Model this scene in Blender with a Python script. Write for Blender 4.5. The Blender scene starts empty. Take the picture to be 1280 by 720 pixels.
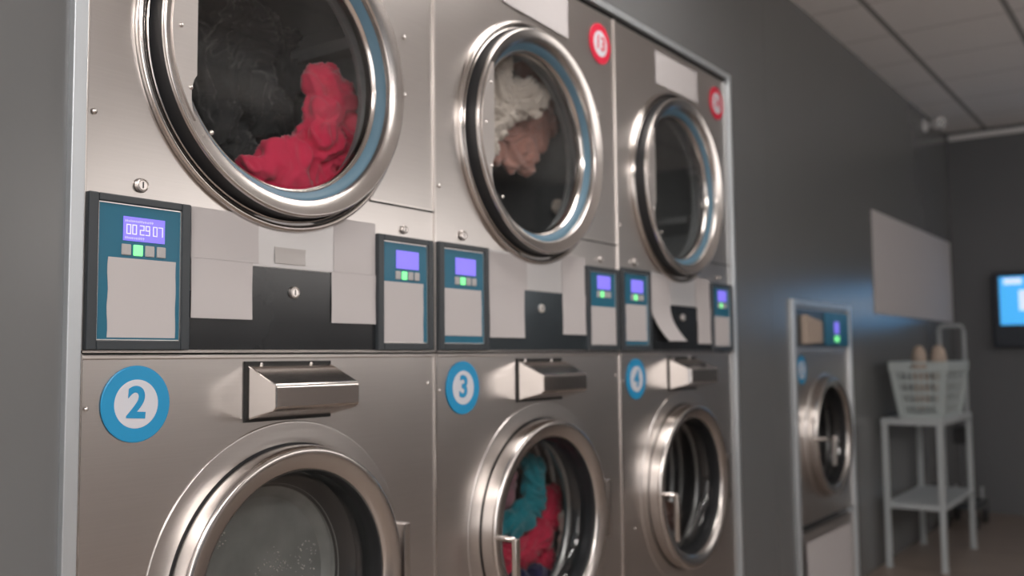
import bpy, bmesh, math, random
from mathutils import Vector, Matrix, noise

S = bpy.context.scene
COL = S.collection
PI = math.pi
H = 1.05            # height of the joint between washers (below) and dryers (above)
W = 0.8             # width of one machine

# ------------------------------------------------------------------ camera, world, lights, exposure
cam_d = bpy.data.cameras.new('camera'); cam = bpy.data.objects.new('camera', cam_d); COL.objects.link(cam)
Rv = Vector((0.5835326, -0.81203091, -0.00977328)); Uv = Vector((-0.05321471, -0.05024389, 0.99731828)); Fv = Vector((0.81034431, 0.58144764, 0.07253094))
m = Matrix((Rv, Uv, -Fv)).transposed().to_4x4(); m.translation = Vector((-0.76545, -1.32835, H - 0.01379)); cam.matrix_world = m
cam_d.sensor_width = 36; cam_d.lens = 1195.704 * 36 / 1280; cam_d.clip_start = 0.02
cam_d.dof.use_dof = True; cam_d.dof.focus_distance = 1.45; cam_d.dof.aperture_fstop = 2.7
S.camera = cam
vs = S.view_settings
vs.view_transform = 'Standard'; vs.look = 'None'; vs.gamma = 1; vs.use_curve_mapping = False; vs.exposure = 0.28

wd = bpy.data.worlds.new('world'); S.world = wd; wd.use_nodes = True
bg = wd.node_tree.nodes['Background']; bg.inputs[0].default_value = (0.84, 0.80, 0.78, 1); bg.inputs[1].default_value = 4.0

def area(name, loc, size, power, color, rot=(0, 0, 0), size_y=None, portal=False):
    l = bpy.data.lights.new(name, 'AREA'); l.shape = 'RECTANGLE'; l.size = size; l.size_y = size_y or size
    l.energy = power; l.color = color
    if portal: l.cycles.is_portal = True
    o = bpy.data.objects.new(name, l); o.location = loc; o.rotation_euler = rot; COL.objects.link(o); return o

LED = [(-1.7, -1.2), (-1.4, -2.6), (0.0, -2.7), (1.35, -0.5)]           # lit ceiling panels; the last is added to brighten the upper right
for (lx, ly) in LED:
    area('ceiling_panel_light', (lx, ly, 2.515), 0.9, [20, 30, 34, 6.5][LED.index((lx, ly))], (1.0, 0.945, 0.915), size_y=0.42)
area('window_portal', (-2.6, -2.5, 1.35), 1.6, 1, (1, 1, 1), rot=(0, -PI/2, 0), size_y=1.6, portal=True)

# ------------------------------------------------------------------ materials
def newmat(name):
    mt = bpy.data.materials.new(name); mt.use_nodes = True; nt = mt.node_tree
    return mt, nt, nt.nodes['Principled BSDF']

def tex_noise(nt, scale, detail=3, stretch=(1, 1, 1), coord='Object'):
    tc = nt.nodes.new('ShaderNodeTexCoord'); mp = nt.nodes.new('ShaderNodeMapping'); mp.inputs['Scale'].default_value = stretch
    n = nt.nodes.new('ShaderNodeTexNoise'); n.inputs['Scale'].default_value = scale; n.inputs['Detail'].default_value = detail
    nt.links.new(tc.outputs[coord], mp.inputs[0]); nt.links.new(mp.outputs[0], n.inputs[0]); return n

def ramp(nt, src, lo, hi, a=0.3, b=0.7):
    r = nt.nodes.new('ShaderNodeMapRange'); r.inputs[1].default_value = a; r.inputs[2].default_value = b
    r.inputs[3].default_value = lo; r.inputs[4].default_value = hi
    nt.links.new(src, r.inputs[0]); return r.outputs[0]

def mat(name, col, rough=0.5, metal=0.0, var=0.06, nscale=20, emit=None, estr=0, coat=0, bump=0, spec=0.5, stretch=(1, 1, 1), rvar=0.1):
    mt, nt, b = newmat(name)
    n = tex_noise(nt, nscale, 4, stretch)
    mix = nt.nodes.new('ShaderNodeMixRGB'); mix.inputs[1].default_value = tuple(c * (1 - var) for c in col) + (1,)
    mix.inputs[2].default_value = tuple(min(1, c * (1 + var)) for c in col) + (1,)
    nt.links.new(n.outputs[0], mix.inputs[0]); nt.links.new(mix.outputs[0], b.inputs['Base Color'])
    b.inputs['Metallic'].default_value = metal
    nt.links.new(ramp(nt, n.outputs[0], rough * (1 - rvar), rough * (1 + rvar)), b.inputs['Roughness'])
    b.inputs['Specular IOR Level'].default_value = spec
    if coat: b.inputs['Coat Weight'].default_value = coat; b.inputs['Coat Roughness'].default_value = 0.05
    if emit: b.inputs['Emission Color'].default_value = emit + (1,); b.inputs['Emission Strength'].default_value = estr
    if bump:
        bp = nt.nodes.new('ShaderNodeBump'); bp.inputs['Strength'].default_value = bump; bp.inputs['Distance'].default_value = 0.002
        nt.links.new(n.outputs[0], bp.inputs['Height']); nt.links.new(bp.outputs[0], b.inputs['Normal'])
    return mt

def steel(name, col=(0.63, 0.60, 0.58), rough=0.3, wav=0.35):
    mt, nt, b = newmat(name)
    b.inputs['Metallic'].default_value = 1
    n = tex_noise(nt, 6, 2, (1, 1, 60)); w = tex_noise(nt, 1.6, 1); sm = tex_noise(nt, 4, 2)
    mix = nt.nodes.new('ShaderNodeMixRGB'); mix.inputs[1].default_value = tuple(c * 0.95 for c in col) + (1,); mix.inputs[2].default_value = tuple(c * 1.05 for c in col) + (1,)
    nt.links.new(n.outputs[0], mix.inputs[0]); nt.links.new(mix.outputs[0], b.inputs['Base Color'])
    a = nt.nodes.new('ShaderNodeMath'); a.operation = 'ADD'
    nt.links.new(ramp(nt, n.outputs[0], rough - 0.015, rough + 0.015), a.inputs[0]); nt.links.new(ramp(nt, sm.outputs[0], -0.01, 0.02), a.inputs[1])
    nt.links.new(a.outputs[0], b.inputs['Roughness'])
    bp = nt.nodes.new('ShaderNodeBump'); bp.inputs['Strength'].default_value = wav; bp.inputs['Distance'].default_value = 0.006
    nt.links.new(w.outputs[0], bp.inputs['Height']); nt.links.new(bp.outputs[0], b.inputs['Normal'])
    return mt

def thin_glass(name, tint=(1, 1, 1), refl=0.06, rough=0.03):
    mt, nt, b = newmat(name); nt.nodes.remove(b)
    out = nt.nodes['Material Output']
    tr = nt.nodes.new('ShaderNodeBsdfTransparent'); tr.inputs[0].default_value = tint + (1,)
    gl = nt.nodes.new('ShaderNodeBsdfGlossy'); gl.inputs['Roughness'].default_value = rough
    lw = nt.nodes.new('ShaderNodeLayerWeight'); lw.inputs[0].default_value = 0.5
    pw = nt.nodes.new('ShaderNodeMath'); pw.operation = 'POWER'; nt.links.new(lw.outputs['Facing'], pw.inputs[0]); pw.inputs[1].default_value = 4.5
    n = tex_noise(nt, 9, 3); k = nt.nodes.new('ShaderNodeMath'); k.operation = 'MULTIPLY_ADD'
    nt.links.new(pw.outputs[0], k.inputs[0]); k.inputs[1].default_value = 0.9
    nt.links.new(ramp(nt, n.outputs[0], refl * 0.4, refl * 0.8), k.inputs[2])
    mx = nt.nodes.new('ShaderNodeMixShader'); nt.links.new(k.outputs[0], mx.inputs[0])
    nt.links.new(tr.outputs[0], mx.inputs[1]); nt.links.new(gl.outputs[0], mx.inputs[2]); nt.links.new(mx.outputs[0], out.inputs[0])
    return mt

def fabric(name, col, var=0.25, nscale=30, scol=None):
    mt = mat(name, col, 0.9, 0, var, nscale, bump=0.5, spec=0.15)
    mt.node_tree.nodes['Principled BSDF'].inputs['Sheen Weight'].default_value = 0.3
    return mt

M = {
 'steel': steel('brushed_steel'),
 'steel_side': steel('plain_steel', rough=0.4),
 'chrome': mat('polished_steel', (0.66, 0.62, 0.59), 0.16, 1, 0.03, 8),
 'ring': mat('satin_steel_ring', (0.62, 0.585, 0.56), 0.24, 1, 0.03, 8),
 'edge': mat('bright_steel_edge', (0.8, 0.76, 0.73), 0.3, 1, 0.03, 8),
 'alu': mat('brushed_aluminium', (0.62, 0.66, 0.69), 0.42, 0.8, 0.04, 30, stretch=(1, 1, 0.1)),
 'rubber': mat('black_rubber', (0.018, 0.019, 0.021), 0.4, 0, 0.1, 30),
 'graphite': mat('graphite_plastic', (0.035, 0.042, 0.048), 0.35, 0, 0.08, 30),
 'blackplate': mat('black_gloss_plate', (0.014, 0.016, 0.018), 0.2, 0, 0.1, 10),
 'blue_seal': mat('blue_gasket', (0.085, 0.17, 0.235), 0.5, 0, 0.08, 20),
 'teal': mat('teal_face', (0.008, 0.125, 0.205), 0.35, 0, 0.05, 12),
 'paper': mat('blank_paper', (0.50, 0.475, 0.475), 0.8, 0, 0.02, 5, spec=0.2),
 'paper_dull': mat('grey_card', (0.46, 0.44, 0.43), 0.8, 0, 0.02, 5, spec=0.2),
 'metal_tape': mat('pale_metal_strip', (0.62, 0.61, 0.61), 0.42, 0.5, 0.02, 5),
 'button': mat('grey_key', (0.42, 0.41, 0.41), 0.5, 0, 0.1, 200),
 'green': mat('lit_green_key', (0.2, 0.8, 0.3), 0.5, 0, 0.05, 200, emit=(0.22, 0.95, 0.32), estr=0.72),
 'lcd': mat('violet_display', (0.15, 0.13, 0.6), 0.4, 0, 0.05, 30, emit=(0.20, 0.155, 0.76), estr=0.76),
 'lcd_ink': mat('pale_display_ink', (0.5, 0.5, 0.8), 0.4, 0, 0.03, 30, emit=(0.50, 0.48, 0.92), estr=0.78),
 'sticker_blue': mat('blue_sticker', (0.018, 0.27, 0.52), 0.35, 0, 0.03, 10),
 'sticker_red': mat('red_sticker', (0.62, 0.015, 0.05), 0.4, 0, 0.03, 10),
 'sticker_white': mat('white_sticker', (0.60, 0.61, 0.66), 0.4, 0, 0.02, 10),
 'drum': mat('dark_drum_steel', (0.22, 0.235, 0.24), 0.45, 0.4, 0.15, 60, bump=0.4),
 'drum_bright': mat('washer_drum_steel', (0.25, 0.25, 0.255), 0.3, 0.9, 0.08, 30),
 'glass': thin_glass('door_glass'),
 'bowl': thin_glass('bowl_glass', (0.86, 0.87, 0.86), 0.1, 0.06),
 'frosted': thin_glass('frosted_pane', (0.97, 0.96, 0.95), 0.05, 0.2),
 'plate_glare': mat('black_plate_with_glare', (0.14, 0.17, 0.19), 0.16, 0.85, 0.1, 10),  # paler mirror-like copy of the black plate; glare put into the material
 'wall': mat('grey_wall_laminate', (0.135, 0.139, 0.141), 0.25, 0, 0.01, 3, spec=0.8, rvar=0.02),
 'wall_back': mat('grey_back_wall', (0.12, 0.125, 0.132), 0.6, 0, 0.04, 3),
 'wall_slate': mat('slate_wall_cladding', (0.14, 0.15, 0.16), 0.5, 0, 0.03, 3),
 'wall_far': mat('pale_opposite_wall', (0.62, 0.58, 0.56), 0.6, 0, 0.04, 3),
 'white_plastic': mat('white_plastic', (0.75, 0.75, 0.75), 0.45, 0, 0.03, 20),
 'stand': mat('grey_painted_tube', (0.38, 0.41, 0.42), 0.4, 0, 0.04, 20),
 'basket': mat('pale_grey_basket_plastic', (0.40, 0.45, 0.45), 0.5, 0, 0.04, 20),
 'screen': mat('lit_blue_screen', (0.05, 0.3, 0.6), 0.3, 0, 0.03, 5, emit=(0.045, 0.32, 0.68), estr=1.0),
 'screen_white': mat('lit_white_screen_patch', (0.6, 0.7, 0.8), 0.3, 0, 0.03, 5, emit=(0.62, 0.75, 0.92), estr=0.75),
 'navy': mat('navy_housing', (0.014, 0.022, 0.035), 0.35, 0, 0.05, 10),
 'led': mat('lit_led_diffuser', (0.8, 0.8, 0.8), 0.5, 0, 0.01, 3, emit=(1.0, 0.95, 0.9), estr=4.0),
 'beige': mat('beige_cloth', (0.42, 0.34, 0.28), 0.8, 0, 0.1, 20),
 'lens': mat('dark_lens', (0.01, 0.01, 0.012), 0.1, 0, 0.05, 10),
 'tape_dark': mat('dark_gap', (0.01, 0.01, 0.01), 0.6, 0, 0.05, 10),  # near-black for gaps, sheet joints and the drawer gasket
}

def ceiling_mat():
    mt, nt, b = newmat('ceiling_tiles')
    tc = nt.nodes.new('ShaderNodeTexCoord'); sp = nt.nodes.new('ShaderNodeSeparateXYZ'); nt.links.new(tc.outputs['Object'], sp.inputs[0])
    def line(out, off, step, w):
        a = nt.nodes.new('ShaderNodeMath'); a.operation = 'ADD'; a.inputs[1].default_value = off; nt.links.new(out, a.inputs[0])
        d = nt.nodes.new('ShaderNodeMath'); d.operation = 'PINGPONG'; d.inputs[1].default_value = step / 2; nt.links.new(a.outputs[0], d.inputs[0])
        l = nt.nodes.new('ShaderNodeMath'); l.operation = 'LESS_THAN'; l.inputs[1].default_value = w; nt.links.new(d.outputs[0], l.inputs[0]); return l.outputs[0]
    lx = line(sp.outputs[0], -3.37, 0.48, 0.006); ly = line(sp.outputs[1], 0.235, 0.485, 0.013)
    n = tex_noise(nt, 40, 4)
    m1 = nt.nodes.new('ShaderNodeMixRGB'); m1.inputs[1].default_value = (0.80, 0.77, 0.75, 1); m1.inputs[2].default_value = (0.84, 0.81, 0.79, 1); nt.links.new(n.outputs[0], m1.inputs[0])
    m2 = nt.nodes.new('ShaderNodeMixRGB'); m2.inputs[2].default_value = (0.54, 0.51, 0.49, 1); nt.links.new(lx, m2.inputs[0]); nt.links.new(m1.outputs[0], m2.inputs[1])
    m3 = nt.nodes.new('ShaderNodeMixRGB'); m3.inputs[2].default_value = (0.28, 0.27, 0.26, 1); nt.links.new(ly, m3.inputs[0]); nt.links.new(m2.outputs[0], m3.inputs[1])
    nt.links.new(m3.outputs[0], b.inputs['Base Color']); b.inputs['Roughness'].default_value = 0.85
    return mt

def floor_mat():
    mt, nt, b = newmat('brown_floor_tiles')
    tc = nt.nodes.new('ShaderNodeTexCoord'); br = nt.nodes.new('ShaderNodeTexBrick'); nt.links.new(tc.outputs['Object'], br.inputs[0])
    br.offset = 0; br.inputs['Scale'].default_value = 1; br.inputs['Mortar Size'].default_value = 0.004; br.inputs['Brick Width'].default_value = 0.6; br.inputs['Row Height'].default_value = 0.6
    br.inputs['Color1'].default_value = (0.25, 0.20, 0.17, 1); br.inputs['Color2'].default_value = (0.265, 0.215, 0.18, 1); br.inputs['Mortar'].default_value = (0.11, 0.095, 0.085, 1)
    n = tex_noise(nt, 5, 5); mx = nt.nodes.new('ShaderNodeMixRGB'); mx.blend_type = 'MULTIPLY'; mx.inputs[0].default_value = 0.25
    nt.links.new(br.outputs[0], mx.inputs[1]); nt.links.new(n.outputs[0], mx.inputs[2]); nt.links.new(mx.outputs[0], b.inputs['Base Color'])
    b.inputs['Roughness'].default_value = 0.42
    return mt
M['ceiling'] = ceiling_mat(); M['floor'] = floor_mat()

def droplet_fog():
    mt, nt, b = newmat('misted_drum_back')
    n = tex_noise(nt, 14, 6); mix = nt.nodes.new('ShaderNodeMixRGB')
    mix.inputs[1].default_value = (0.14, 0.148, 0.148, 1); mix.inputs[2].default_value = (0.34, 0.35, 0.345, 1)
    nt.links.new(n.outputs[0], mix.inputs[0]); nt.links.new(mix.outputs[0], b.inputs['Base Color'])
    b.inputs['Roughness'].default_value = 0.5; b.inputs['Metallic'].default_value = 0.4
    return mt
M['mist'] = droplet_fog()

# ------------------------------------------------------------------ mesh helpers
def link(name, bm, mt, parent=None, loc=None, smooth=None, bevel=0, label=None):
    bmesh.ops.recalc_face_normals(bm, faces=bm.faces)
    me = bpy.data.meshes.new(name); bm.to_mesh(me); bm.free()
    o = bpy.data.objects.new(name, me); COL.objects.link(o)
    if isinstance(mt, (list, tuple)):
        for q in mt: me.materials.append(M[q])
    else: me.materials.append(M[mt])
    if parent: o.parent = parent
    if loc: o.location = loc
    if smooth:
        for p in me.polygons: p.use_smooth = True
        me.set_sharp_from_angle(angle=math.radians(smooth))
    if bevel:
        md = o.modifiers.new('bevel', 'BEVEL'); md.width = bevel; md.segments = 2; md.limit_method = 'ANGLE'
    if label: o['label'] = label
    return o

def box(bm, x0, x1, y0, y1, z0, z1, mi=0):
    v = [bm.verts.new(p) for p in ((x0, y0, z0), (x1, y0, z0), (x1, y1, z0), (x0, y1, z0), (x0, y0, z1), (x1, y0, z1), (x1, y1, z1), (x0, y1, z1))]
    fs = [bm.faces.new([v[i] for i in f]) for f in ((0, 3, 2, 1), (4, 5, 6, 7), (0, 1, 5, 4), (1, 2, 6, 5), (2, 3, 7, 6), (3, 0, 4, 7))]
    for f in fs: f.material_index = mi
    return v

def BX(*a, mi=0):
    bm = bmesh.new(); box(bm, *a, mi=mi); return bm

def lathe(bm, prof, cx, cz, seg=96, close_end=False, a0=0, a1=2 * PI):
    """profile of (radius, y) turned about the y axis through (cx, cz)"""
    full = abs(a1 - a0 - 2 * PI) < 1e-6
    n = seg if full else seg + 1
    rings = []
    for r, y in prof:
        if r < 1e-6: rings.append([bm.verts.new((cx, y, cz))]); continue
        rings.append([bm.verts.new((cx + r * math.cos(a0 + (a1 - a0) * i / seg), y, cz + r * math.sin(a0 + (a1 - a0) * i / seg))) for i in range(n)])
    for A, B in zip(rings, rings[1:]):
        for i in range(seg):
            j = (i + 1) % n
            if len(B) == 1 and len(A) == 1: continue
            if len(B) == 1: bm.faces.new((A[i], A[j], B[0]))
            elif len(A) == 1: bm.faces.new((A[0], B[i], B[j]))
            else: bm.faces.new((A[i], A[j], B[j], B[i]))

def smoothprof(pts, n=6):
    """Catmull-Rom through the profile points"""
    out = []
    P = [pts[0]] + list(pts) + [pts[-1]]
    for i in range(1, len(P) - 2):
        for k in range(n):
            t = k / n; p0, p1, p2, p3 = P[i - 1], P[i], P[i + 1], P[i + 2]
            out.append(tuple(0.5 * ((2 * p1[d]) + (-p0[d] + p2[d]) * t + (2 * p0[d] - 5 * p1[d] + 4 * p2[d] - p3[d]) * t * t + (-p0[d] + 3 * p1[d] - 3 * p2[d] + p3[d]) * t ** 3) for d in (0, 1)))
    out.append(tuple(pts[-1])); return out

def disc(bm, cx, cz, r, y0, y1, seg=48):
    lathe(bm, [(0, y0), (r * 0.97, y0), (r, y0 + (y1 - y0) * 0.4), (r, y1), (0, y1)], cx, cz, seg)

def tube(bm, pts, r, seg=12, closed=False):
    pts = [Vector(p) for p in pts]; n = len(pts); rings = []
    up = Vector((0.13, 0.31, 0.94)).normalized()
    for i in range(n):
        a = pts[i - 1] if (i > 0 or closed) else pts[i]; b = pts[(i + 1) % n] if (i < n - 1 or closed) else pts[i]
        t = (b - a).normalized(); u = t.cross(up)
        if u.length < 0.05: u = t.cross(Vector((1, 0, 0)))
        u.normalize(); w = t.cross(u)
        rings.append([bm.verts.new(pts[i] + (u * math.cos(2 * PI * k / seg) + w * math.sin(2 * PI * k / seg)) * r) for k in range(seg)])
    for i in range(n if closed else n - 1):
        A, B = rings[i], rings[(i + 1) % n]
        for k in range(seg): bm.faces.new((A[k], A[(k + 1) % seg], B[(k + 1) % seg], B[k]))
    if not closed: bm.faces.new(rings[0][::-1]); bm.faces.new(rings[-1])

def hole_plate(bm, x0, x1, z0, z1, cx, cz, r, y, t, seg=96):
    """rectangular plate with a round hole, front at y, back at y+t"""
    angs = sorted(set([round(2 * PI * i / seg, 9) for i in range(seg)] + [round(math.atan2(zz - cz, xx - cx) % (2 * PI), 9) for xx in (x0, x1) for zz in (z0, z1)]))
    def outer(a):
        c, s = math.cos(a), math.sin(a); k = 1e9
        if c > 1e-9: k = min(k, (x1 - cx) / c)
        if c < -1e-9: k = min(k, (x0 - cx) / c)
        if s > 1e-9: k = min(k, (z1 - cz) / s)
        if s < -1e-9: k = min(k, (z0 - cz) / s)
        return cx + c * k, cz + s * k
    L = []
    for a in angs:
        ox, oz = outer(a); ix, iz = cx + r * math.cos(a), cz + r * math.sin(a)
        L.append([bm.verts.new(p) for p in ((ox, y, oz), (ix, y, iz), (ix, y + t, iz), (ox, y + t, oz))])
    n = len(L)
    for i in range(n):
        A, B = L[i], L[(i + 1) % n]
        for k in range(4): bm.faces.new((A[k], B[k], B[(k + 1) % 4], A[(k + 1) % 4]))

def shell(bm, x0, x1, z0, z1, y0, y1, t=0.004):
    """four sides and the back of a cabinet, open towards the room"""
    box(bm, x0, x0 + t, y0, y1, z0, z1); box(bm, x1 - t, x1, y0, y1, z0, z1)
    box(bm, x0, x1, y0, y1, z0, z0 + t); box(bm, x0, x1, y0, y1, z1 - t, z1); box(bm, x0, x1, y1 - t, y1, z0, z1)

def empty(name, loc, label, cat, group=None):
    o = bpy.data.objects.new(name, None); COL.objects.link(o); o.location = loc; o.empty_display_size = 0.1
    o['label'] = label; o['category'] = cat
    if group: o['group'] = group
    return o

def tag(o, label, cat, group=None):
    o['label'] = label; o['category'] = cat
    if group: o['group'] = group
    return o

def struct(name, bm, mt, **k):
    o = link(name, bm, mt, **k); o['kind'] = 'structure'; return o

def screw(parent, x, z, r=0.0045, y=-0.002, name='screw'):
    bm = bmesh.new(); lathe(bm, smoothprof([(0, -r * 0.8), (r * 0.55, -r * 0.65), (r * 0.9, -r * 0.3), (r, 0.0)], 3), 0, 0, 16)
    for v in bm.verts: v.co += Vector((x, y, z))
    return link(name, bm, 'edge', parent, smooth=60)

def lock(parent, x, z, y=-0.002, r=0.0115):
    bm = bmesh.new(); lathe(bm, [(0, -0.005), (r * 0.62, -0.005), (r * 0.66, -0.0035), (r * 0.72, -0.0055), (r * 0.9, -0.005), (r, 0.0)], x, z, 28)
    for v in bm.verts: v.co.y += y
    lk = link('lock', bm, 'edge', parent, smooth=40)
    bm = BX(x - 0.001, x + 0.001, y - 0.0056, y - 0.004, z - 0.005, z + 0.005); link('keyhole', bm, 'rubber', lk)
    return lk

# ------------------------------------------------------------------ the room
XB = 6.17; CEIL = 2.53; XL = -2.5; YF = -3.4
TOP = H + 0.985
struct('floor', BX(XL - .1, XB + .1, YF - .1, 0.9, -0.1, 0), 'floor')
struct('ceiling', BX(XL - .1, XB + .1, YF - .1, 0.9, CEIL, CEIL + 0.1), 'ceiling')
bm = bmesh.new()
box(bm, XL, -0.024, 0, 0.06, 0, CEIL)                        # grey cladding left of the machine bank
box(bm, -0.024, 2.423, 0, 0.06, TOP, CEIL)                   # above the bank
box(bm, 2.423, 2.788, 0, 0.06, 0, CEIL)                      # pier
box(bm, 2.790, 2.992, 0.0, 0.06, 0, CEIL)
box(bm, 2.992, 3.778, 0.0, 0.06, H + 0.21, CEIL)             # above the single washer
box(bm, 3.778, XB, 0.0, 0.06, 0, CEIL)
struct('wall_left', bm, 'wall')
struct('wall_back', BX(XB, XB + .1, YF, 0.06, 0, CEIL), 'wall_back')
struct('wall_service', BX(XL, XB, 0.85, 0.9, 0, CEIL), 'wall_back')
bm = bmesh.new(); box(bm, XL, 1.3, YF - .1, YF, 0, CEIL, mi=1); box(bm, 1.3, 1.8, YF - .1, YF, 0, CEIL); box(bm, 5.75, XB, YF - .1, YF, 0, CEIL)
box(bm, 1.8, 5.75, YF - .1, YF, 0, 1.45); box(bm, 1.8, 5.75, YF - .1, YF, 2.1, CEIL)
struct('wall_right', bm, ('wall_far', 'wall_slate'))
bm = bmesh.new()                                             # frosted ribbon window high on the opposite wall
for a in (1.8, 3.1, 4.4, 5.71): box(bm, a, a + .04, YF - .08, YF - .02, 1.45, 2.1)
box(bm, 1.8, 5.75, YF - .08, YF - .02, 1.45, 1.49); box(bm, 1.8, 5.75, YF - .08, YF - .02, 2.06, 2.1)
w2 = struct('window_2', bm, 'alu'); link('pane', BX(1.84, 5.71, YF - .055, YF - .05, 1.49, 2.06), 'frosted', w2)
# front of the shop, behind the camera, with a wide window
bm = bmesh.new()
box(bm, XL - .1, XL, YF, -3.3, 0, CEIL); box(bm, XL - .1, XL, -1.7, 0.06, 0, CEIL)
box(bm, XL - .1, XL, -3.3, -1.7, 0, 0.55); box(bm, XL - .1, XL, -3.3, -1.7, 2.15, CEIL)
struct('wall_front', bm, 'wall_far')
bm = bmesh.new()
for (a, b, c, d) in ((-3.3, -3.25, .55, 2.15), (-1.75, -1.7, .55, 2.15), (-2.53, -2.48, .55, 2.15), (-3.25, -1.75, .55, .6), (-3.25, -1.75, 2.1, 2.15)):
    box(bm, XL - .08, XL - .02, a, b, c, d)
wf = struct('window_1', bm, 'alu')
link('pane', BX(XL - .055, XL - .05, -3.25, -1.75, .6, 2.1), 'glass', wf)
# skirting below the back wall, panel joints on the long wall
struct('baseboard_back', BX(XB - .008, XB, YF, -0.002, 0, 0.07), 'wall_back')
# aluminium trims around the bank of machines
bm = bmesh.new()
box(bm, -0.024, -0.002, -0.012, 0.03, 0.0, TOP); box(bm, -0.002, 2.404, -0.012, 0.03, TOP - 0.018, TOP); box(bm, 2.404, 2.423, -0.012, 0.03, 0.0, TOP)
struct('trim_1', bm, 'alu', bevel=0.0015)
bm = bmesh.new(); box(bm, -0.002, 0.002, 0.0, 0.02, 0, TOP - .018); box(bm, -0.002, 2.404, 0.0, 0.02, TOP - .028, TOP - .018)
struct('trim_2', bm, 'tape_dark')
bm = bmesh.new()
box(bm, 2.992, 3.030, -0.012, 0.04, 0, H + .21); box(bm, 3.752, 3.778, -0.012, 0.04, 0, H + .21); box(bm, 3.030, 3.752, -0.012, 0.04, H + .185, H + .21)
struct('trim_3', bm, 'alu', bevel=0.002)

for i, (lx, ly) in enumerate(LED):
    t = empty('ceiling_light', (lx, ly, CEIL), ['lit ceiling light panel nearest the shop window', 'lit ceiling light panel in the front corner by the opposite wall', 'lit ceiling light panel across the room from the leftmost washer', 'added light panel close above the middle dryer'][i], 'ceiling light', 'ceiling light panels')
    bm = bmesh.new()
    for (a, b, c, d) in ((-.48, .48, -.24, -.21), (-.48, .48, .21, .24), (-.48, -.45, -.21, .21), (.45, .48, -.21, .21)): box(bm, a, b, c, d, -0.012, 0)
    link('light_frame', bm, 'white_plastic', t); link('diffuser', BX(-.45, .45, -.21, .21, -0.006, 0), 'led', t)

# ------------------------------------------------------------------ control panels (bezel > face plate, display, keys, printed card)
SEG = {'0': 'abcdef', '2': 'abged', '9': 'abcdfg', '7': 'abc'}
def seg_digit(bm, ch, x, z, w, h, y):
    t = w * 0.2
    R = {'a': (x, x + w, z + h - t, z + h), 'd': (x, x + w, z, z + t), 'g': (x, x + w, z + h / 2 - t / 2, z + h / 2 + t / 2),
         'f': (x, x + t, z + h / 2, z + h), 'e': (x, x + t, z, z + h / 2), 'b': (x + w - t, x + w, z + h / 2, z + h), 'c': (x + w - t, x + w, z, z + h / 2)}
    for s in SEG[ch]:
        a, b, c, d = R[s]; box(bm, a, b, y - 0.0004, y, c, d)

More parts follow.
